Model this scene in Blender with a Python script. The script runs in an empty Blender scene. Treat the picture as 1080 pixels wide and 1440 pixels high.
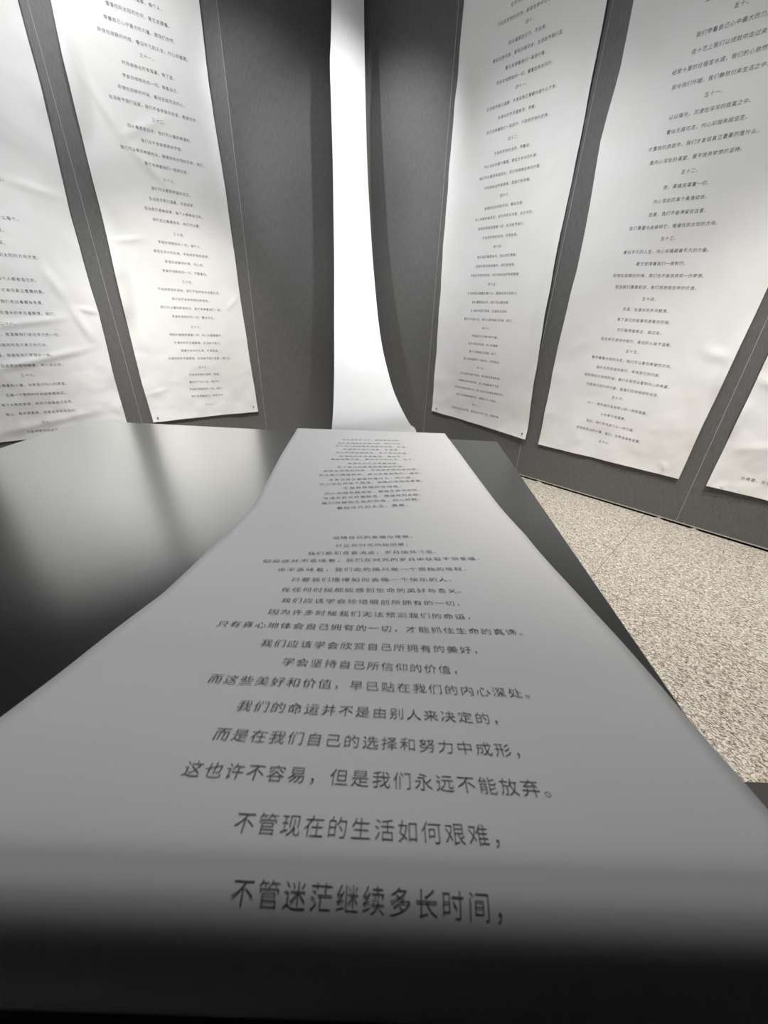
import bpy, bmesh, math, random
from mathutils import Vector, Matrix, noise
random.seed(7)
S = bpy.context.scene
COL = S.collection

# ------------------------------------------------------------------ camera
FPX, CXP, CYP = 514.0, 540.0, 720.0
CAM = Vector((0, 0, 1.14))
PITCH, ROLL = math.radians(27.2), math.radians(2.0)
fwd = Vector((0, math.cos(PITCH), -math.sin(PITCH)))
r0 = Vector((1, 0, 0)); d0 = Vector((0, -math.sin(PITCH), -math.cos(PITCH)))
RV = math.cos(ROLL) * r0 - math.sin(ROLL) * d0
DV = math.cos(ROLL) * d0 + math.sin(ROLL) * r0
cam = bpy.data.cameras.new('camera'); cam_o = bpy.data.objects.new('camera', cam); COL.objects.link(cam_o)
cam.sensor_fit = 'HORIZONTAL'; cam.sensor_width = 36; cam.lens = FPX / 1080 * 36
cam.clip_start = 0.01; cam.clip_end = 50
cam.dof.use_dof = True; cam.dof.focus_distance = 1.0; cam.dof.aperture_fstop = cam.lens / 1.8
up = -DV; back = -fwd
m = Matrix((RV, up, back)).transposed().to_4x4(); m.translation = CAM
cam_o.matrix_world = m
S.camera = cam_o

# ------------------------------------------------------------------ world, lights, exposure
w = bpy.data.worlds.new('world'); S.world = w; w.use_nodes = True
w.node_tree.nodes['Background'].inputs[0].default_value = (.8, .85, .9, 1)
w.node_tree.nodes['Background'].inputs[1].default_value = 0.05
S.view_settings.view_transform = 'Standard'; S.view_settings.look = 'None'
S.view_settings.exposure = 0.0; S.view_settings.gamma = 1
S.view_settings.use_curve_mapping = False

def spot(name, loc, target, power, size=70, blend=.5, radius=.05, col=(1, .97, .93)):
    l = bpy.data.lights.new(name, 'SPOT'); l.energy = power; l.spot_size = math.radians(size)
    l.spot_blend = blend; l.shadow_soft_size = radius; l.color = col
    o = bpy.data.objects.new(name, l); COL.objects.link(o); o.location = loc
    o.rotation_euler = (Vector(target) - Vector(loc)).to_track_quat('-Z', 'Y').to_euler()
    return o

def area(name, loc, target, power, sx, sy, col=(1, .98, .95)):
    l = bpy.data.lights.new(name, 'AREA'); l.energy = power; l.shape = 'RECTANGLE'; l.size = sx; l.size_y = sy; l.color = col
    o = bpy.data.objects.new(name, l); COL.objects.link(o); o.location = loc
    o.rotation_euler = (Vector(target) - Vector(loc)).to_track_quat('-Z', 'Y').to_euler()
    return o

W0 = (.985, .99, 1)
area('area_fill', (-.6, 1.2, 3.38), (-1.9, 3.1, .6), 16, 1.4, .4, W0)  # broad unseen fill, added to even out the left banners
area('area_fill', (.0, 1.5, 3.38), (.9, 3.1, .8), 16, 1.2, .4, W0)  # same added fill for the right wall
spot('spot_light', (-.7, 1.6, 3.35), (-1.65, 3.35, .6), 330, 40, 1, .08, (1, .97, .90))
spot('spot_light', (-1.3, 1.2, 3.35), (-2.5, 2.8, .6), 200, 45, 1, .08, W0)
spot('spot_light', (-1.4, 2.5, 3.35), (-1.65, 3.35, 2.2), 38, 100, 1, .08, W0)
spot('spot_light', (-1.8, 1.7, 3.35), (-2.5, 2.8, 2.2), 56, 100, 1, .08, W0)
spot('spot_light', (-1.22, 2.6, 3.36), (-.38, 4.1, 2.02), 92, 62, .75, .04, W0)
spot('spot_light', (.22, 2.7, 3.36), (-.38, 4.1, 1.98), 82, 62, .75, .04, W0)
spot('spot_light', (-.05, 1.8, 3.35), (.75, 3.35, 1.3), 108, 62, 1, .08, W0)
spot('spot_light', (.5, 1.1, 3.35), (1.45, 2.75, 1.0), 76, 60, 1, .08, W0)
spot('spot_light', (1.1, .2, 3.35), (2.1, 2.0, .5), 165, 50, 1, .08, (1, .98, .94))
spot('spot_light', (1.3, 1.1, 3.3), (1.45, 1.4, 0), 250, 72, .8, .10, (1, .95, .88))
spot('spot_light', (-.3, 2.6, 3.3), (-.35, 3.2, .6), 150, 42, .8, .04, W0)
spot('spot_light', (-.25, 2.0, 3.36), (-.35, 4.1, .9), 55, 44, .9, .05, W0)  # unseen fill spot, added to lift the lower corner panels
spot('spot_light', (-.3, 1.9, 3.38), (-.1, 1.0, .75), 90, 60, 1, .15, W0)

# ------------------------------------------------------------------ helpers
def ray(x, y):
    return fwd + RV * ((x - CXP) / FPX) + DV * ((y - CYP) / FPX)
def at_z(x, y, z):
    d = ray(x, y); return CAM + d * ((z - CAM.z) / d.z)
def at_y(x, y, yy):
    d = ray(x, y); return CAM + d * ((yy - CAM.y) / d.y)

def link(name, me, mat=None, parent=None, **props):
    o = bpy.data.objects.new(name, me); COL.objects.link(o)
    if me is not None and mat is not None and not me.materials: me.materials.append(mat)
    if parent is not None: o.parent = parent
    for k, v in props.items(): o[k] = v
    return o
def empty(name, loc=(0, 0, 0), **props):
    o = bpy.data.objects.new(name, None); COL.objects.link(o); o.location = loc; o.empty_display_size = .1
    for k, v in props.items(): o[k] = v
    return o
def mesh(name, verts, faces, smooth=False):
    me = bpy.data.meshes.new(name); me.from_pydata([tuple(v) for v in verts], [], faces); me.update()
    if smooth: me.polygons.foreach_set('use_smooth', [True] * len(me.polygons))
    return me
def box_bm(bm, x0, x1, y0, y1, z0, z1):
    vs = [bm.verts.new((x, y, z)) for x in (x0, x1) for y in (y0, y1) for z in (z0, z1)]
    for f in ((0, 1, 3, 2), (4, 6, 7, 5), (0, 4, 5, 1), (2, 3, 7, 6), (0, 2, 6, 4), (1, 5, 7, 3)):
        bm.faces.new([vs[i] for i in f])
def bm_mesh(bm, name, bevel=0, smooth=False):
    bmesh.ops.recalc_face_normals(bm, faces=bm.faces)
    if bevel: bmesh.ops.bevel(bm, geom=list(bm.edges), offset=bevel, segments=2, affect='EDGES', profile=.5)
    me = bpy.data.meshes.new(name); bm.to_mesh(me); bm.free()
    if smooth: me.polygons.foreach_set('use_smooth', [True] * len(me.polygons))
    return me
def box(name, x0, x1, y0, y1, z0, z1, bevel=0):
    bm = bmesh.new(); box_bm(bm, x0, x1, y0, y1, z0, z1); return bm_mesh(bm, name, bevel)

# ------------------------------------------------------------------ materials
def mat(name, col, rough=.6, spec=.5, metal=0):
    m = bpy.data.materials.new(name); m.use_nodes = True
    b = m.node_tree.nodes['Principled BSDF']
    b.inputs['Base Color'].default_value = (*col, 1); b.inputs['Roughness'].default_value = rough
    b.inputs['Specular IOR Level'].default_value = spec; b.inputs['Metallic'].default_value = metal
    return m, m.node_tree, b
def tex_noise(nt, scale, stretch=(1, 1, 1), detail=4, rough=.6):
    tc = nt.nodes.new('ShaderNodeTexCoord'); mp = nt.nodes.new('ShaderNodeMapping'); n = nt.nodes.new('ShaderNodeTexNoise')
    mp.inputs['Scale'].default_value = stretch; n.inputs['Scale'].default_value = scale
    n.inputs['Detail'].default_value = detail; n.inputs['Roughness'].default_value = rough
    nt.links.new(tc.outputs['Object'], mp.inputs[0]); nt.links.new(mp.outputs[0], n.inputs['Vector'])
    return n
def ramp(nt, src, stops):
    r = nt.nodes.new('ShaderNodeValToRGB'); nt.links.new(src, r.inputs[0])
    e = r.color_ramp.elements
    while len(e) < len(stops): e.new(.5)
    for i, (p, c) in enumerate(stops):
        e[i].position = p; e[i].color = (*c, 1)
    return r
def bump(nt, b, src, strength, dist=.001):
    n = nt.nodes.new('ShaderNodeBump'); n.inputs['Strength'].default_value = strength; n.inputs['Distance'].default_value = dist
    nt.links.new(src, n.inputs['Height']); nt.links.new(n.outputs[0], b.inputs['Normal'])

M_PAPER, nt, b = mat('banner_paper', (.76, .76, .765), .55, .3)
n = tex_noise(nt, 2.2, detail=3)
r = ramp(nt, n.outputs['Fac'], [(.35, (.86, .86, .87)), (.62, (.83, .83, .805))]); nt.links.new(r.outputs[0], b.inputs['Base Color'])  # bluish and yellowish patches put mixed lamp tints into the paper colour
n2 = tex_noise(nt, 60, detail=3); bump(nt, b, n2.outputs['Fac'], .12)

M_SCROLL, nt, b = mat('scroll_paper', (.70, .70, .70), .6, .25)
n2 = tex_noise(nt, 150, detail=3); bump(nt, b, n2.outputs['Fac'], .08, .0005)

M_INK, nt, b = mat('printed_ink', (.10, .10, .105), .6, .2)
M_INK2, nt, b = mat('banner_ink', (.19, .19, .195), .6, .2)

M_PANEL, nt, b = mat('brushed_dark_panel', (.1, .1, .1), .48, .45)
n = tex_noise(nt, 12, (26, 26, 1.5), detail=6, rough=.8)
r = ramp(nt, n.outputs['Fac'], [(.34, (.082, .082, .083)), (.66, (.178, .176, .171))]); nt.links.new(r.outputs[0], b.inputs['Base Color'])
bump(nt, b, n.outputs['Fac'], .15)

M_SEAM, nt, b = mat('pale_panel_edge', (.45, .45, .44), .4)
M_GAP, nt, b = mat('black_recess', (.008, .008, .008), .8)
M_ALU, nt, b = mat('pale_metal', (.75, .74, .72), .35, .5, .6)

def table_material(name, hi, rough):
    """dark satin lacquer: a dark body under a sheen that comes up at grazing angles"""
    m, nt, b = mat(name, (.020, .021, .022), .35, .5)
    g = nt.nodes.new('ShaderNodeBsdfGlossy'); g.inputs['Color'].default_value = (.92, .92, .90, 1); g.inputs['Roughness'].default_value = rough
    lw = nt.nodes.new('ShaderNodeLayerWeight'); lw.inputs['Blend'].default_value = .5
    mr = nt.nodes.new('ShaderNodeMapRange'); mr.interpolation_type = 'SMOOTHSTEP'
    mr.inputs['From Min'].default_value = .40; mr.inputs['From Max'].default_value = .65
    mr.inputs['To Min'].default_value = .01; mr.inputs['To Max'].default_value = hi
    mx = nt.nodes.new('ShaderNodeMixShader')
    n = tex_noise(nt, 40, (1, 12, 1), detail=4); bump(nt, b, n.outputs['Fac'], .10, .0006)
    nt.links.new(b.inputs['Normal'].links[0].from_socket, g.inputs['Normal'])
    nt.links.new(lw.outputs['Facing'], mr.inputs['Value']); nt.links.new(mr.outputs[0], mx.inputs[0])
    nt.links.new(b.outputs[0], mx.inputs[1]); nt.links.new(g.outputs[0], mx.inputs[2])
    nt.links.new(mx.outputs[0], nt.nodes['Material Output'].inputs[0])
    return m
M_TABLE = table_material('dark_satin_reflective', .85, .20)
M_TABLE2 = table_material('dark_satin_dimmed', .10, .35)  # copy with its reflection cut, for the right half, apron and legs

M_TILE, nt, b = mat('speckled_granite', (.7, .62, .5), .55, .4)
tc = nt.nodes.new('ShaderNodeTexCoord'); mp = nt.nodes.new('ShaderNodeMapping'); mp.inputs['Scale'].default_value = (1, 1.6, 1)
nt.links.new(tc.outputs['Object'], mp.inputs[0])
def speck(scale, seed):
    v = nt.nodes.new('ShaderNodeTexVoronoi'); v.inputs['Scale'].default_value = scale; v.inputs['Randomness'].default_value = 1
    m2 = nt.nodes.new('ShaderNodeMapping'); m2.inputs['Location'].default_value = (seed, seed, 0); m2.inputs['Rotation'].default_value = (0, 0, seed)
    nt.links.new(mp.outputs[0], m2.inputs[0]); nt.links.new(m2.outputs[0], v.inputs['Vector'])
    sp = nt.nodes.new('ShaderNodeSeparateColor'); nt.links.new(v.outputs['Color'], sp.inputs[0]); return sp.outputs[0]
mxs = nt.nodes.new('ShaderNodeMix'); mxs.inputs[0].default_value = .42
nt.links.new(speck(150, .3), mxs.inputs[2]); nt.links.new(speck(300, 1.7), mxs.inputs[3])
r = ramp(nt, mxs.outputs[0], [(.12, (.10, .075, .055)), (.36, (.36, .30, .235)), (.55, (.68, .62, .525)), (.78, (.90, .855, .78))])
nt.links.new(r.outputs[0], b.inputs['Base Color'])

M_DARKFLOOR, nt, b = mat('dark_kerb', (.05, .045, .042), .6)
M_CEIL, nt, b = mat('dark_ceiling', (.05, .05, .052), .8)
M_BACK, nt, b = mat('dark_back_wall', (.04, .04, .042), .8)
M_PIN, nt, b = mat('pin_metal', (.12, .12, .12), .35, .5, .8)

# ------------------------------------------------------------------ wall planes
class Plane:
    """vertical plane: u runs to the viewer's right, n faces the room"""
    def __init__(s, o, u):
        s.o = Vector((o[0], o[1], 0)); s.u = Vector((u[0], u[1], 0)).normalized()
        s.n = Vector((s.u.y, -s.u.x, 0))
        s.m = Matrix((s.u, -s.n, Vector((0, 0, 1)))).transposed().to_4x4(); s.m.translation = s.o
    def pt(s, x, z, d=0): return s.o + s.u * x + s.n * d + Vector((0, 0, z))
PR = Plane((1.17992, 2.96796), (.71139, -.70280))
PL = Plane((-1.26429, 3.58991), (.85044, .52608))
QR = PR.pt(-1.12, 0)                      # seam where the right wall turns to the corner
QL = PL.pt(.065, 0)                       # the same on the left
CORNER = Vector((-.45, 4.39, 0))
PR2 = Plane(CORNER, QR - CORNER); PL2 = Plane(QL, CORNER - QL)
LR2 = (QR - CORNER).length; LL2 = (CORNER - QL).length
HW = 3.45

wall_r = empty('wall_right', kind='structure'); wall_l = empty('wall_left', kind='structure')
def panel(pl, x0, x1, parent):
    me = box('panel', 0.0015, x1 - x0 - .0015, 0, .03, .022, HW)
    o = link('panel', me, M_PANEL, parent); mm = pl.m.copy(); mm.translation = pl.pt(x0, 0); o.matrix_world = mm
    e = link('edge_strip', box('edge_strip', .0, x1 - x0, -.0015, .006, .016, .0235), M_SEAM, parent); e.matrix_world = mm
def seam(pl, x, parent, wd=.0022):
    o = link('seam_strip', box('seam_strip', -wd / 2, wd / 2, -.0012, .004, .03, HW), M_SEAM, parent)
    mm = pl.m.copy(); mm.translation = pl.pt(x, 0); o.matrix_world = mm
for a, c in ((-1.12, -.065), (-.065, 1.105), (1.105, 2.27), (2.27, 3.4)): panel(PR, a, c, wall_r)
for x in (-.065, 1.105, 2.27): seam(PR, x, wall_r)
panel(PR2, 0.02, LR2, wall_r); seam(PR2, LR2 - .002, wall_r)
for a, c in ((-.965, .065), (-2.0, -.965), (-3.05, -2.0)): panel(PL, a, c, wall_l)
for x in (-.965, -2.0): seam(PL, x, wall_l)
panel(PL2, 0, LL2 - .02, wall_l); seam(PL2, .002, wall_l)
# black recess below and behind the panels
for pl, a, c, par in ((PR, -1.12, 3.4, wall_r), (PR2, 0, LR2, wall_r), (PL, -3.05, .065, wall_l), (PL2, 0, LL2, wall_l)):
    o = link('recessed_backing', box('recessed_backing', 0, c - a, .032, .06, 0, HW), M_GAP, par)
    mm = pl.m.copy(); mm.translation = pl.pt(a, 0); o.matrix_world = mm
for x in (.154, 1.01, 1.211, 2.2):
    bm = bmesh.new(); box_bm(bm, -.022, .022, -.001, .02, 0, .005); box_bm(bm, -.008, .008, .003, .016, .005, .017)
    o = link('levelling_foot', bm_mesh(bm, 'levelling_foot', .0006), M_ALU, wall_r, label='small pale levelling foot in the black gap')
    mm = PR.m.copy(); mm.translation = PR.pt(x, 0); o.matrix_world = mm

# back and side enclosure
RE = PR.pt(3.4, 0); LE = PL.pt(-3.05, 0)
def vwall(name, p, q, m):
    t = (q - p).normalized(); nn = Vector((t.y, -t.x, 0)) * .05
    bm = bmesh.new()
    vs = [bm.verts.new(v) for v in (p, q, q + nn, p + nn, p + Vector((0, 0, HW)), q + Vector((0, 0, HW)), q + nn + Vector((0, 0, HW)), p + nn + Vector((0, 0, HW)))]
    for f in ((0, 1, 2, 3), (4, 7, 6, 5), (0, 4, 5, 1), (1, 5, 6, 2), (2, 6, 7, 3), (3, 7, 4, 0)): bm.faces.new([vs[i] for i in f])
    link(name, bm_mesh(bm, name), m, None, kind='structure')
B1 = Vector((RE.x, -1.8, 0)); B2 = Vector((LE.x, -1.8, 0))
vwall('wall_right_rear', RE, B1, M_BACK); vwall('wall_back', B1, B2, M_BACK); vwall('wall_left_rear', B2, LE, M_BACK)
link('ceiling', box('ceiling', -4.2, 4.0, -2.0, 5.0, HW, HW + .1), M_CEIL, None, kind='structure')

# ------------------------------------------------------------------ floor of granite tiles, aligned with the right wall
floor = link('floor', box('floor', -4.2, 4.0, -2.0, 5.0, -.08, -.006), M_GAP, None, kind='structure')
T = 1.15; tile = box('floor_tile', .001, T - .001, .001, T - .001, -.006, 0); tile.materials.append(M_TILE)
for i in range(-5, 4):
    for j in range(0, 6):
        p = PR.pt(.93 + (i) * T, 0) + PR.n * (j * T - .01)
        cpt = p + PR.u * T / 2 + PR.n * T / 2
        if not (-4.0 < cpt.x < 3.9 and -2.1 < cpt.y < 4.6): continue
        o = link('floor_tile', tile, None, floor)
        mm = Matrix((PR.u, PR.n, Vector((0, 0, -1)))).transposed().to_4x4()
        mm = Matrix((-PR.n, -PR.u, Vector((0, 0, 1)))).transposed().to_4x4()
        mm = Matrix((PR.u, -PR.n, Vector((0, 0, 1)))).transposed().to_4x4()
        mm.translation = p + PR.n * T
        o.matrix_world = mm
link('trim_1', box('trim_1', .9, 2.4, -1.2, .592, 0, .012, .001), M_DARKFLOOR, None, kind='structure',
     label='dark floor panel at the near end of the speckled floor')

# ------------------------------------------------------------------ text
TXT = bpy.data.curves.new('txt', 'FONT'); TXT.resolution_u = 2; TXT.space_character = 1.17; TXT.offset = 0
TXO = bpy.data.objects.new('txt', TXT); COL.objects.link(TXO)
def glyphs(s, res=2, off=-.003):
    """-> verts (x from 0, y about the glyph centre, in character pitches), faces"""
    TXT.body = s; TXT.resolution_u = res; TXT.offset = off
    bpy.context.view_layer.update()
    dg = bpy.context.evaluated_depsgraph_get()
    me = bpy.data.meshes.new_from_object(TXO.evaluated_get(dg))
    if res > 3:
        bm = bmesh.new(); bm.from_mesh(me); bmesh.ops.triangulate(bm, faces=bm.faces)
        for q in range(2): bmesh.ops.subdivide_edges(bm, edges=[e for e in bm.edges if e.calc_length() > .12], cuts=1)
        bmesh.ops.triangulate(bm, faces=bm.faces); bm.to_mesh(me); bm.free()
    vs = [v.co.copy() for v in me.vertices]; fs = [tuple(p.vertices) for p in me.polygons]
    bpy.data.meshes.remove(me)
    return vs, fs
PITCHU = None
vs, _ = glyphs('田田田田田田田田田田田'); xs = [v.x for v in vs]
vs1, _ = glyphs('田'); x1 = [v.x for v in vs1]; y1 = [v.y for v in vs1]
PITCHU = ((max(xs) - min(xs)) - (max(x1) - min(x1))) / 10; YC = (max(y1) + min(y1)) / 2; X0 = min(x1) - (PITCHU - (max(x1) - min(x1))) / 2
def line_mesh(s, fn, res=2, off=-.003):
    vs, fs = glyphs(s, res, off)
    P = [fn((v.x - X0) / PITCHU, (v.y - YC) / PITCHU) for v in vs]
    return mesh('text_line', P, fs)

POOL = ('看似平凡的人生', '内心却蕴藏着不凡的力量', '是它支撑着我们一路前行', '即使在寂静的时候', '我们也不会放弃那份梦想', '但当我们勇敢前进',
        '我们将拥抱生命的价值', '夜晚的黑暗笼罩着一切', '内心深处的某个角落', '我们不会停留在这里', '慢慢找到太阳的方向', '沉浸在深深的寂寞之中',
        '看似无路可走', '内心却越来越坚定', '才发现真正重要的是什么', '不放弃梦想的坚持', '在漫长的岁月里飘荡', '有了自己的故事和勇敢的历程',
        '生活给予我们温柔', '我们可以看到希望的光', '每个人都有自己的路', '时间会给出所有答案', '不要害怕前方的风雨', '学会珍惜眼前的一切',
        '带着自己心中最大的力量', '在岁月的长河里', '我们走过春夏秋冬', '回头看那些日子', '都是生命中的礼物', '愿我们依然相信美好')
rt = random.Random(11)
def filler(n):
    s = ''
    while len(s) < n:
        s += rt.choice(POOL)
        if len(s) < n - 3: s += '，'
    s = s[:n - 1].rstrip('，') + rt.choice('，。，')
    return s

# ------------------------------------------------------------------ wall banners
def seg_dist(px, pz, a, c):
    dx, dz = c[0] - a[0], c[1] - a[1]; L = dx * dx + dz * dz
    t = max(0, min(1, ((px - a[0]) * dx + (pz - a[1]) * dz) / L))
    return math.hypot(px - a[0] - t * dx, pz - a[1] - t * dz), t, (dx * (pz - a[1]) - dz * (px - a[0])) / math.sqrt(L)

class Banner:
    def __init__(s, pl, xl, xr, zbl, zbr, ztop, seed, creases=(), amp=1.0, name='', label='', curl=.0, lift=()):
        s.pl, s.xl, s.xr, s.zbl, s.zbr, s.zt, s.seed, s.cr, s.amp, s.curl, s.lift = pl, xl, xr, zbl, zbr, ztop, seed, creases, amp, curl, lift
        s.root = empty('text_banner', pl.pt((xl(.3) + xr(.3)) / 2, (zbl + zbr) / 2), label=label, category='banner', group='long white text banners on the grey panels')
        s.inv = Matrix.Translation(-s.root.location)
        NX, NZ = 64, 230
        V = []; F = []
        for j in range(NZ + 1):
            v = j / NZ
            for i in range(NX + 1):
                u = i / NX
                zb = zbl + (zbr - zbl) * u; z = zb + (ztop - zb) * v
                L, R = xl(z), xr(z)
                L += .003 * noise.noise(Vector((0, z * 4, seed))); R += .003 * noise.noise(Vector((9, z * 4, seed)))
                x = L + (R - L) * u
                if j == 0: z += .003 * noise.noise(Vector((x * 5, 3, seed)))
                V.append(s.world(x, z))
        for j in range(NZ):
            for i in range(NX):
                a = j * (NX + 1) + i; F.append((a, a + 1, a + NX + 2, a + NX + 1))
        me = mesh('paper_sheet', V, F, True)
        link('paper_sheet', me, M_PAPER, s.root)
    def disp(s, x, z):
        sd = s.seed
        d = .016 + s.amp * (.006 * noise.noise(Vector((x * 2.2, z * 1.4, sd))) + .0034 * noise.noise(Vector((x * 6, z * 5, sd + 5)))
                            + .0016 * abs(noise.noise(Vector((x * 9 + z * 3, z * 7, sd + 9)))))
        lo = max(0, 1 - (z - .35) / .9)
        d += s.amp * lo * (.0050 * noise.noise(Vector((x * 7, z * 9, sd + 2))) + .0034 * abs(noise.noise(Vector((x * 14 - z * 6, z * 12, sd + 3)))))
        # edges of the sheet ripple a little more than its middle
        L, R = s.xl(z), s.xr(z); e = min(x - L, R - x)
        if e < .12: d += s.amp * (.12 - e) ** 2 / .0144 * .007 * (.35 + noise.noise(Vector((1 if x - L < R - x else 2, z * 6, sd))))
        for a, c, h, wd in s.cr:
            q, t, sg = seg_dist(x, z, a, c)
            if q < wd: d += h * (1 - q / wd) ** 1.3 * math.sin(math.pi * min(1, .08 + .92 * t)) 
        for lx, lz, rx, rz, h in s.lift:            # places where an edge lifts off the panel
            q = ((x - lx) / rx) ** 2 + ((z - lz) / rz) ** 2
            if q < 1: d += h * (1 - q) ** 2
        if s.curl: 
            k = max(0, 1 - (z - (s.zbl + s.zbr) / 2) / .10); d += s.curl * k * k
        return max(.004, d)
    def world(s, x, z, off=0): return s.inv @ s.pl.pt(x, z, s.disp(x, z) + off)
    def line(s, txt, xc, z, pitch, tilt=0):
        n = len(txt)
        def fn(a, c):
            x = xc + (a - n / 2) * pitch; zz = z + c * pitch + tilt * (x - xc)
            return s.world(x, zz, .0012)
        link('text_line', line_mesh(txt, fn), M_INK2, s.root)
    def groups(s, xc, glist, pitch, tilt=0, smin=12, smax=24, bottom=None):
        """glist: (z, title, number of lines, spacing)"""
        for z, title, k, sp, *own in glist:
            s.line(title + '，', xc, z, pitch * 1.02, tilt)
            for q in range(k):
                t = own[0][q] if own and q < len(own[0]) else filler(rt.randint(smin, smax))
                s.line(t, xc + rt.uniform(-.006, .006), z - sp * (q + 1), pitch, tilt)
    def pin(s, x, z, length=.012, m=None):
        bm = bmesh.new()
        bmesh.ops.create_cone(bm, cap_ends=True, segments=12, radius1=.0062, radius2=.005, depth=.005, matrix=Matrix.Translation((0, 0, length)))
        bmesh.ops.create_cone(bm, cap_ends=True, segments=8, radius1=.001, radius2=.001, depth=length, matrix=Matrix.Translation((0, 0, length / 2)))
        o = link('push_pin', bm_mesh(bm, 'push_pin', smooth=False), m or M_PIN, s.root, label='small push pin in a bottom corner')
        o.matrix_basis = s.inv @ Matrix.Translation(s.pl.pt(x, z, s.disp(x, z) - .002)) @ s.pl.n.to_track_quat('Z', 'Y').to_matrix().to_4x4()

def lerp(pts):
    pts = sorted(pts)
    def f(z):
        if z <= pts[0][0]: return pts[0][1]
        for (a, p), (c, q) in zip(pts, pts[1:]):
            if z <= c: return p + (q - p) * (z - a) / (c - a)
        return pts[-1][1]
    return f
P_ = .0218
# L1, cut by the left frame edge
b1 = Banner(PL, lerp([(0, -2.0)]), lerp([(.3, -1.07), (.7, -1.068), (1.15, -1.046), (1.3, -1.052), (1.73, -1.048), (2.3, -1.014), (2.7, -1.009)]),
            .27, .30, 3.2, 3.1, amp=1.6,
            creases=[((-1.287, 1.413), (-1.2, 1.187), .010, .05), ((-1.2, 1.187), (-1.13, .95), .016, .045), ((-1.75, 1.03), (-1.2, 1.115), .010, .035),
                     ((-1.80, .76), (-1.12, .92), .014, .04), ((-1.36, 1.86), (-1.04, 1.80), .006, .04), ((-1.16, 1.17), (-1.04, 1.15), .010, .03), ((-1.9, .33), (-1.18, .47), .014, .05)],
            label='white text banner at the left frame edge, most creased of the wall banners')
b1.groups(-1.565, [(2.05, '二十五', 4, .066), (1.724, '二十六', 4, .066), (1.394, '二十七', 4, .066), (1.064, '二十八', 4, .066,
          ('即使在人海里走散，是温暖我们走过平凡的一切。', '我相信你会找到自己真正的方向。', '在那里，就会有我们梦想的小路。', '让我们一起去寻找那份微笑，努力成长吧。')),
          (.734, '二十九', 4, .066, ('在最爱的小屋，没有忘记内心的愿望。', '在每一个黎明的时刻越来越接近。', '每个人走的旅途，终究只能靠自己走完。', '路上，有风雨星辰，还有追求和真理吗？')),
          (.401, '三十', 1, .066)], .0236, 0)
b1.pin(-1.12, .33); 
# L2
b2 = Banner(PL, lerp([(.35, -.884), (.64, -.892), (1.06, -.889), (1.55, -.876), (2.08, -.871), (2.46, -.868), (2.72, -.852)]),
            lerp([(.35, .0), (.85, -.017), (1.4, -.031), (2.0, -.036), (2.55, -.054), (2.98, -.047)]), .33, .352, 3.25, 8.4, amp=1.45,
            creases=[((-.84, 2.5), (-.62, 2.14), .012, .045), ((-.62, 2.14), (-.38, 1.92), .012, .05), ((-.68, 2.17), (-.30, 2.36), .008, .04), ((-.85, 1.6), (-.64, 1.64), .007, .03), ((-.88, .55), (-.7, .60), .006, .03),
                     ((-.16, 1.2), (-.03, 1.32), .006, .03)],
            lift=((-.87, 2.40, .12, .34, .050), (-.885, 1.40, .11, .45, .050)), curl=.006,
            label='white text banner on the left wall beside the wide bare grey panel')
b2.groups(-.408, [(2.90, '三十', 4, .062), (2.599, '三十一', 4, .0595), (2.302, '三十二', 4, .0595), (1.995, '三十三', 4, .0595), (1.686, '三十四', 4, .0595),
                  (1.385, '三十五', 4, .061), (1.069, '三十六', 4, .0595), (.76, '三十七', 4, .0595), (.447, '三十八', 0, .06)], P_, -.01)
b2.pin(-.842, .365); b2.pin(-.041, .40)
# R1
b3 = Banner(PR, lerp([(.34, -1.022), (.98, -1.036), (1.7, -1.060), (2.5, -1.065)]), lerp([(.33, -.022), (.76, -.057), (1.25, -.072), (1.7, -.086), (2.16, -.082), (2.6, -.087)]),
            .395, .335, 3.3, 15.2, amp=1.3, creases=[((-.3, 1.98), (-.16, 2.16), .005, .04), ((-.92, .48), (-.75, .62), .009, .06), ((-.2, 1.2), (-.1, 1.35), .006, .04)],
            lift=((-.09, 1.3, .09, .6, .018), (-.09, 2.6, .09, .7, .012)), curl=.012,
            label='white text banner on the right wall nearest the hanging strip')
b3.groups(-.543, [(3.03, '三十九', 3, .06), (2.802, '四十', 4, .056), (2.526, '四十一', 3, .061), (2.279, '四十二', 4, .06), (1.979, '四十三', 4, .0595), (1.681, '四十四', 3, .06),
                  (1.44, '四十五', 4, .061), (1.134, '四十六', 4, .0605), (.831, '四十七', 4, .061), (.523, '四十八', 1, .06)], P_, -.02)
b3.pin(-.965, .425); b3.pin(-.06, .375)
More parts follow.
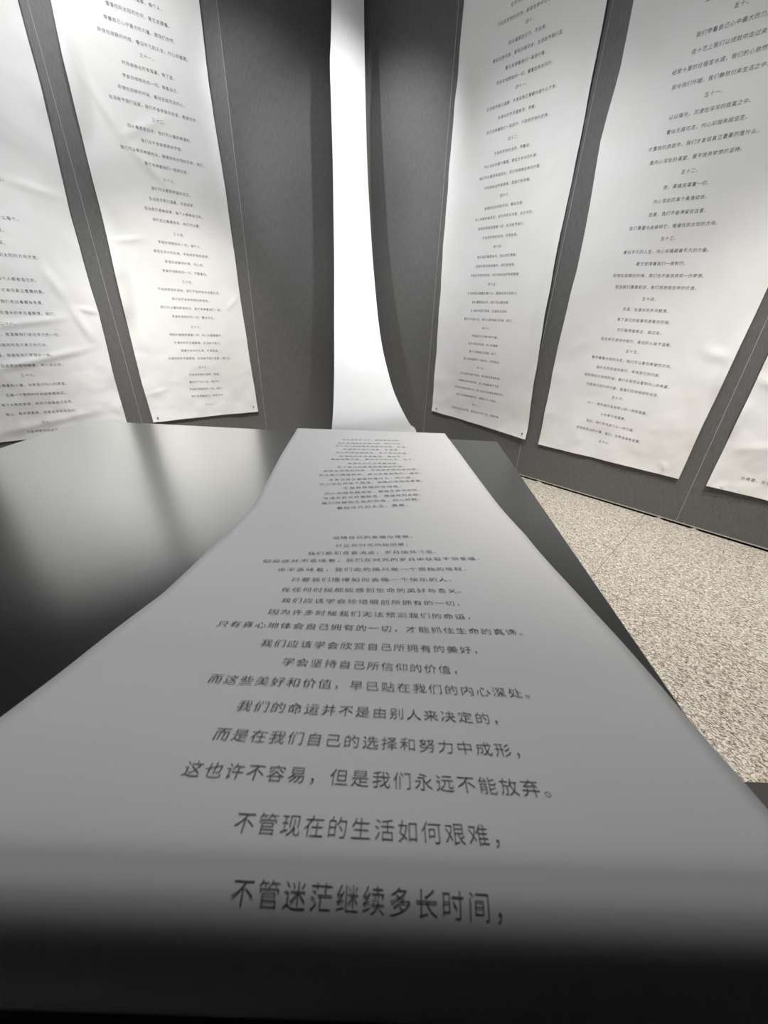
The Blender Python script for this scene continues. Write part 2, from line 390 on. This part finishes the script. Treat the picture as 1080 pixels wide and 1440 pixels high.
# R2
b4 = Banner(PR, lerp([(.31, .083), (1.0, .067), (1.5, .074), (1.83, .066), (2.14, .040), (2.43, .060), (2.68, .048)]), lerp([(.31, 1.027), (.67, 1.033), (1.12, 1.049), (1.4, 1.055)]),
            .315, .310, 3.2, 21.7, amp=1.2, creases=[((.90, 1.06), (1.04, 1.02), .009, .05), ((.90, .40), (.955, .33), .008, .025), ((.13, 1.0), (.3, 1.1), .004, .05)],
            lift=((1.05, .95, .06, .3, .012),), curl=.006,
            label='white text banner on the right wall directly above the speckled floor')
b4.groups(.548, [(2.78, '四十九', 4, .058), (2.492, '五十', 4, .0575, ('我们带着自己心中最大的力量，', '在十艺上我们以成就中走过来，', '经受十里的征程苦水成，我们的心依然清澈，', '那令我们怀疑，我们静然归来生活之中。')),
                 (2.204, '五十一', 4, .0585, ('以以晦光，沉浸在深深的寂寞之中。', '看似无路可走，内心却越来越坚定。', '才重拾的旅途中，我们才发现真正重要的是什么。', '是内心深处的渴望，是不放弃梦想的坚持。')),
                 (1.912, '五十二', 4, .0585, ('夜，黑暗笼罩着一切，', '内心深处的某个角落绽放，', '但是，我们不会停留在这里，', '我们需要光去破碎它，慢慢找到太阳的方向。')),
                 (1.621, '五十三', 4, .0595, ('看似平凡的人生，内心却蕴藏着不凡的力量。', '是它支撑着我们一路前行。', '即使在寂静的时候，我们也不会放弃那一份梦想。', '但当我们勇敢前进，我们将拥抱生命的价值。')),
                 (1.323, '五十四', 4, .0585, ('天涯，在漫长的岁月飘荡，', '有了自己的故事和勇敢的历程。', '它们虽然曾来过，会过去。', '现在终于坚持中前行，身边的人给予温柔。')),
                 (1.031, '五十五', 4, .0575, ('春风看着太阳的光芒，我们可以看到希望的方向，', '当时光的旅途中前行，寻找自己的归途。', '但即使在行走的时候，我们也将可以看到内心的希望。', '它是我们前行的力量，是我们抑或继续的信念。')),
                 (.743, '五十六', 4, .061, ('人一，有时候只是世界小的一种和答案。', '心中有光亮最美。', '因此，我们所有那个心一种力量，', '总相信自己的小事，我们，生命总会有答案。')),
                 (.437, '五十七', 0, .06)], P_, -.05)
b4.pin(.933, .357, .024, M_ALU)
# R3
b5 = Banner(PR, lerp([(.3, 1.170), (.7, 1.172), (1.5, 1.175)]), lerp([(0, 2.13)]), .31, .30, 3.2, 33.3, amp=1.8,
            creases=[((1.2, .55), (1.45, .62), .010, .05), ((1.22, .30), (1.27, .36), .008, .025), ((1.17, .95), (1.3, .88), .009, .04)], lift=((1.17, .72, .05, .14, .02),), curl=.008,
            label='white text banner at the right frame edge, only its lower left corner in view')
b5.groups(1.66, [(1.06, '六十', 4, .061), (.76, '六十一', 0, .061), (.46, '六十二', 0, .06)], .0225, -.03)
b5.line('也需要，在寂静里做最好的自己，愿望会到来的。', 1.545, .398, .0222, -.01)
b5.pin(1.243, .325, .024, M_ALU)

# ------------------------------------------------------------------ long strip hanging in the corner
st = empty('hanging_paper_strip', at_y(525, 607, 2.0), label='bright blank white paper strip hanging in the corner behind the table', category='paper')
st.location.z = 0
rows = [  # pixel row, left x, right x, distance left, distance right
    (0, 466, 512, 3.80, 4.02), (60, 465, 512.5, 3.80, 4.01), (90, 464, 513, 3.79, 4.0), (160, 466, 514.5, 3.77, 3.96), (230, 468, 516.5, 3.74, 3.91), (300, 469, 520, 3.70, 3.86), (375, 470, 525, 3.60, 3.74),
    (450, 470, 532, 3.44, 3.54), (490, 470, 538, 3.29, 3.37), (520, 470, 545, 3.12, 3.18), (545, 469.5, 552, 2.95, 2.99), (565, 469, 560, 2.77, 2.8), (585, 468, 570, 2.55, 2.56), (597, 467, 577, 2.38, 2.38), (606, 466, 585, 2.20, 2.20)]
LP = [at_y(a, y, dl) for y, a, c, dl, dr in rows]; RP = [at_y(c, y, dr) for y, a, c, dl, dr in rows]
LP = [LP[0] + Vector((.0, .01, .42))] + LP; RP = [RP[0] + Vector((.0, .01, .42))] + RP
LP += [Vector((LP[-1].x, 1.98, .47)), Vector((LP[-1].x, 1.80, .36)), Vector((LP[-1].x, 1.68, .20)), Vector((LP[-1].x, 1.60, .03))]
RP += [Vector((RP[-1].x, 1.98, .47)), Vector((RP[-1].x, 1.80, .36)), Vector((RP[-1].x, 1.68, .20)), Vector((RP[-1].x, 1.60, .03))]
def catmull(P, k):
    out = []
    for i in range(len(P) - 1):
        p0, p1, p2, p3 = P[max(i - 1, 0)], P[i], P[i + 1], P[min(i + 2, len(P) - 1)]
        for q in range(k):
            t = q / k
            out.append(.5 * ((2 * p1) + (p2 - p0) * t + (2 * p0 - 5 * p1 + 4 * p2 - p3) * t * t + (3 * p1 - p0 - 3 * p2 + p3) * t ** 3))
    out.append(P[-1]); return out
LC, RC = catmull(LP, 8), catmull(RP, 8)
V = []; NXs = 20
for j, (a, c) in enumerate(zip(LC, RC)):
    for i in range(NXs + 1):
        u = i / NXs; p = a.lerp(c, u)
        z = p.z
        cr = sum(h * max(0, 1 - abs(z - zz - .02 * u) / .012) for zz, h in ((1.93, .004), (1.2, .005), (3.0, .004), (2.93, .003), (1.86, .002)))
        V.append(p + Vector((0, -.006 * math.sin(math.pi * u) * (1 + noise.noise(Vector((0, 0, z * 3)))) - cr, 0)) - st.location)
F = [(j * (NXs + 1) + i, j * (NXs + 1) + i + 1, (j + 1) * (NXs + 1) + i + 1, (j + 1) * (NXs + 1) + i) for j in range(len(LC) - 1) for i in range(NXs)]
link('paper_strip', mesh('paper_strip', V, F, True), M_PAPER, st)

# ------------------------------------------------------------------ table
TZ = .75
c1, c2, c3, c4 = Vector((-1.241, 1.492, 0)), Vector((.427, 1.388, 0)), Vector((.330, -.15, 0)), Vector((-1.20, -.10, 0))
tb = empty('display_table', (-.42, .65, 0), label='long dark satin table mirroring the banners, under the printed scroll', category='table')
def poly_slab(name, pts, z0, z1, bevel):
    bm = bmesh.new(); lo = [bm.verts.new((p.x, p.y, z0)) for p in pts]; hi = [bm.verts.new((p.x, p.y, z1)) for p in pts]; n = len(pts)
    bm.faces.new(hi); bm.faces.new(lo[::-1])
    for i in range(n): bm.faces.new((lo[i], lo[(i + 1) % n], hi[(i + 1) % n], hi[i]))
    return bm_mesh(bm, name, bevel)
off = -tb.location
m1, m2 = Vector((-.02, 1.416, 0)), Vector((-.06, -.135, 0)); gp = Vector((.0008, 0, 0))  # split added under the scroll so reflections can differ left and right
link('tabletop_half', poly_slab('tabletop_half', [p + off for p in (c1, m1 - gp, m2 - gp, c4)], TZ - .028, TZ, .0012), M_TABLE, tb, label='left half of the tabletop, reflections kept strong')
link('tabletop_half', poly_slab('tabletop_half', [p + off for p in (m1 + gp, c2, c3, m2 + gp)], TZ - .028, TZ, .0012), M_TABLE2, tb, label='right half of the tabletop, reflections turned down')
cen = (c1 + c2 + c3 + c4) / 4
ins = [cen + (p - cen) * .86 for p in (c1, c2, c3, c4)]
link('apron', poly_slab('apron', [p + off for p in ins], TZ - .10, TZ - .0285, .001), M_TABLE2, tb)
for p in ins:
    q = p + (cen - p) * .07 + off
    link('leg', box('leg', q.x - .03, q.x + .03, q.y - .03, q.y + .03, 0, TZ - .1005, .002), M_TABLE2, tb)

# ------------------------------------------------------------------ scroll on the table
PROF = [(1.476, .7512), (1.30, .7512), (1.05, .7512), (.90, .7515), (.80, .752), (.71, .756), (.62, .763), (.52, .777), (.414, .7965), (.32, .8145), (.25, .8265), (.20, .8375), (.16, .8465), (.125, .8530), (.105, .8550),
        (.094, .8532), (.083, .8495), (.074, .8420), (.067, .8310), (.062, .8160), (.059, .7960), (.057, .7530)]
def prof(y):
    for (a, p), (c, q) in zip(PROF, PROF[1:]):
        if c <= y <= a: return p + (q - p) * (a - y) / (a - c)
    return PROF[0][1] if y > PROF[0][0] else PROF[-1][1]
def on_scroll(x, y):
    d = ray(x, y); lo, hi = .02, 6.0
    for _ in range(60):
        t = (lo + hi) / 2; p = CAM + d * t
        if p.z > prof(p.y): lo = t
        else: hi = t
    return CAM + d * lo
LE_ = [on_scroll(*p) for p in ((418, 603), (395, 640), (374, 680), (353, 716), (338, 731), (290, 776), (230, 834), (120, 918), (0, 1010))]
RE_ = [on_scroll(*p) for p in ((625, 609), (647, 638), (672, 672), (697, 705), (740, 753), (791, 812), (865, 893), (930, 966), (1006, 1056), (1080, 1140))]
fl = lerp([(p.y, p.x) for p in LE_]); fr = lerp([(p.y, p.x) for p in RE_])
sc = empty('printed_scroll', (-.03, .7, TZ), label='wide white sheet printed with centred text lying on the dark table', category='paper')
cp = catmull([Vector((0, a, z)) for a, z in PROF], 6)
V = []; NXs = 40
for j, p in enumerate(cp):
    for i in range(NXs + 1):
        u = i / NXs; yy = p.y
        x = fl(yy) + (fr(yy) - fl(yy)) * u
        # far edge follows the table's far edge
        if j == 0: yy = 1.478 - .03 * 0
        z = p.z + .0006 * (1 + noise.noise(Vector((x * 3, yy * 3, 4)))) * min(1, max(0, (p.z - .7515) * 60))
        V.append(Vector((x, yy, z)) - sc.location)
F = [(j * (NXs + 1) + i, (j + 1) * (NXs + 1) + i, (j + 1) * (NXs + 1) + i + 1, j * (NXs + 1) + i + 1) for j in range(len(cp) - 1) for i in range(NXs)]
so = link('paper_sheet', mesh('paper_sheet', V, F, True), M_SCROLL, sc)
md = so.modifiers.new('thickness', 'SOLIDIFY'); md.thickness = .0004; md.offset = -1

LINES = [
    ('追随自己的幸福与理想。', 467, 757, 580, 755), ('已正在时光的轮回里，', 471, 768, 574, 766), ('我们看到青春消逝，岁月悄然飞逝。', 432, 779, 614, 776.5),
    ('但是这并不意味着，我们在时光的岁月中获取不到幸福，', 369, 790, 674, 786), ('也不意味着，我们走的路只是一个孤独的旅程。', 389, 802, 656, 801),
    ('只要我们懂得如何去做一个快乐的人，', 409, 816, 635, 816), ('在任何时候都能感到生命的美好与意义。', 395, 830, 649, 832),
    ('我们应该学会珍惜眼前所拥有的一切，', 395, 845, 647, 850), ('因为许多时候我们无法预测我们的命运，', 377, 861, 662, 869),
    ('只有真心地体会自己拥有的一切，才能抓住生命的真谛。', 305, 878, 735, 891), ('我们应该学会欣赏自己所拥有的美好，', 366, 905, 672, 916),
    ('学会坚持自己所信仰的价值，', 396, 931, 644, 944), ('而这些美好和价值，早已贴在我们的内心深处。', 293, 955, 745, 977),
    ('我们的命运并不是由别人来决定的，', 333, 993, 701, 1013), ('而是在我们自己的选择和努力中成形，', 300, 1033, 732, 1058),
    ('这也许不容易，但是我们永远不能放弃。', 258, 1082, 774, 1112), ('不管现在的生活如何艰难，', 328, 1158, 704, 1178), ('不管迷茫继续多长时间，', 323, 1256, 709, 1279)]
far = [(330, 100, 775, 108), (295, 127, 790, 133), (275, 148, 825, 158), (335, 173, 770, 180), (280, 198, 835, 205), (305, 227, 795, 230), (240, 250, 880, 252), (370, 282, 760, 282),
       (290, 310, 805, 305), (185, 340, 910, 326), (150, 372, 935, 355), (225, 408, 870, 388), (155, 442, 945, 412), (335, 470, 780, 455), (195, 512, 925, 482), (185, 548, 930, 517),
       (170, 585, 920, 552), (285, 622, 830, 597)]
for x0, y0, x1_, y1_ in far:
    a = on_scroll(420 + x0 / 5.4, 600 + y0 / 5.4); c = on_scroll(420 + x1_ / 5.4, 600 + y1_ / 5.4)
    LINES.append((filler(max(6, round((c - a).length / .0150))), 420 + x0 / 5.4, 600 + y0 / 5.4, 420 + x1_ / 5.4, 600 + y1_ / 5.4))
for txt, x0, y0, x1_, y1_ in LINES:
    a = on_scroll(x0, y0); c = on_scroll(x1_, y1_); n = len(txt)
    neff = n - .55
    u = Vector((c.x - a.x, c.y - a.y, 0)) / neff; pit = u.length
    v = Vector((-u.y, u.x, 0))
    slope = (prof(a.y + .01) - prof(a.y - .01)) / .02; v = v / math.sqrt(1 + slope * slope)
    def fn(s_, t_):
        p = a + u * (s_) + v * t_ * .95
        return Vector((p.x, p.y, prof(p.y) + .0016)) - sc.location
    link('text_line', line_mesh(txt, fn, 4 if y0 > 1120 else 3 if y0 > 900 else 2, -.003 if y0 < 760 else max(-.010, -.004 - .006 * (y0 - 760) / 300)), M_INK, sc)
bpy.data.objects.remove(TXO)
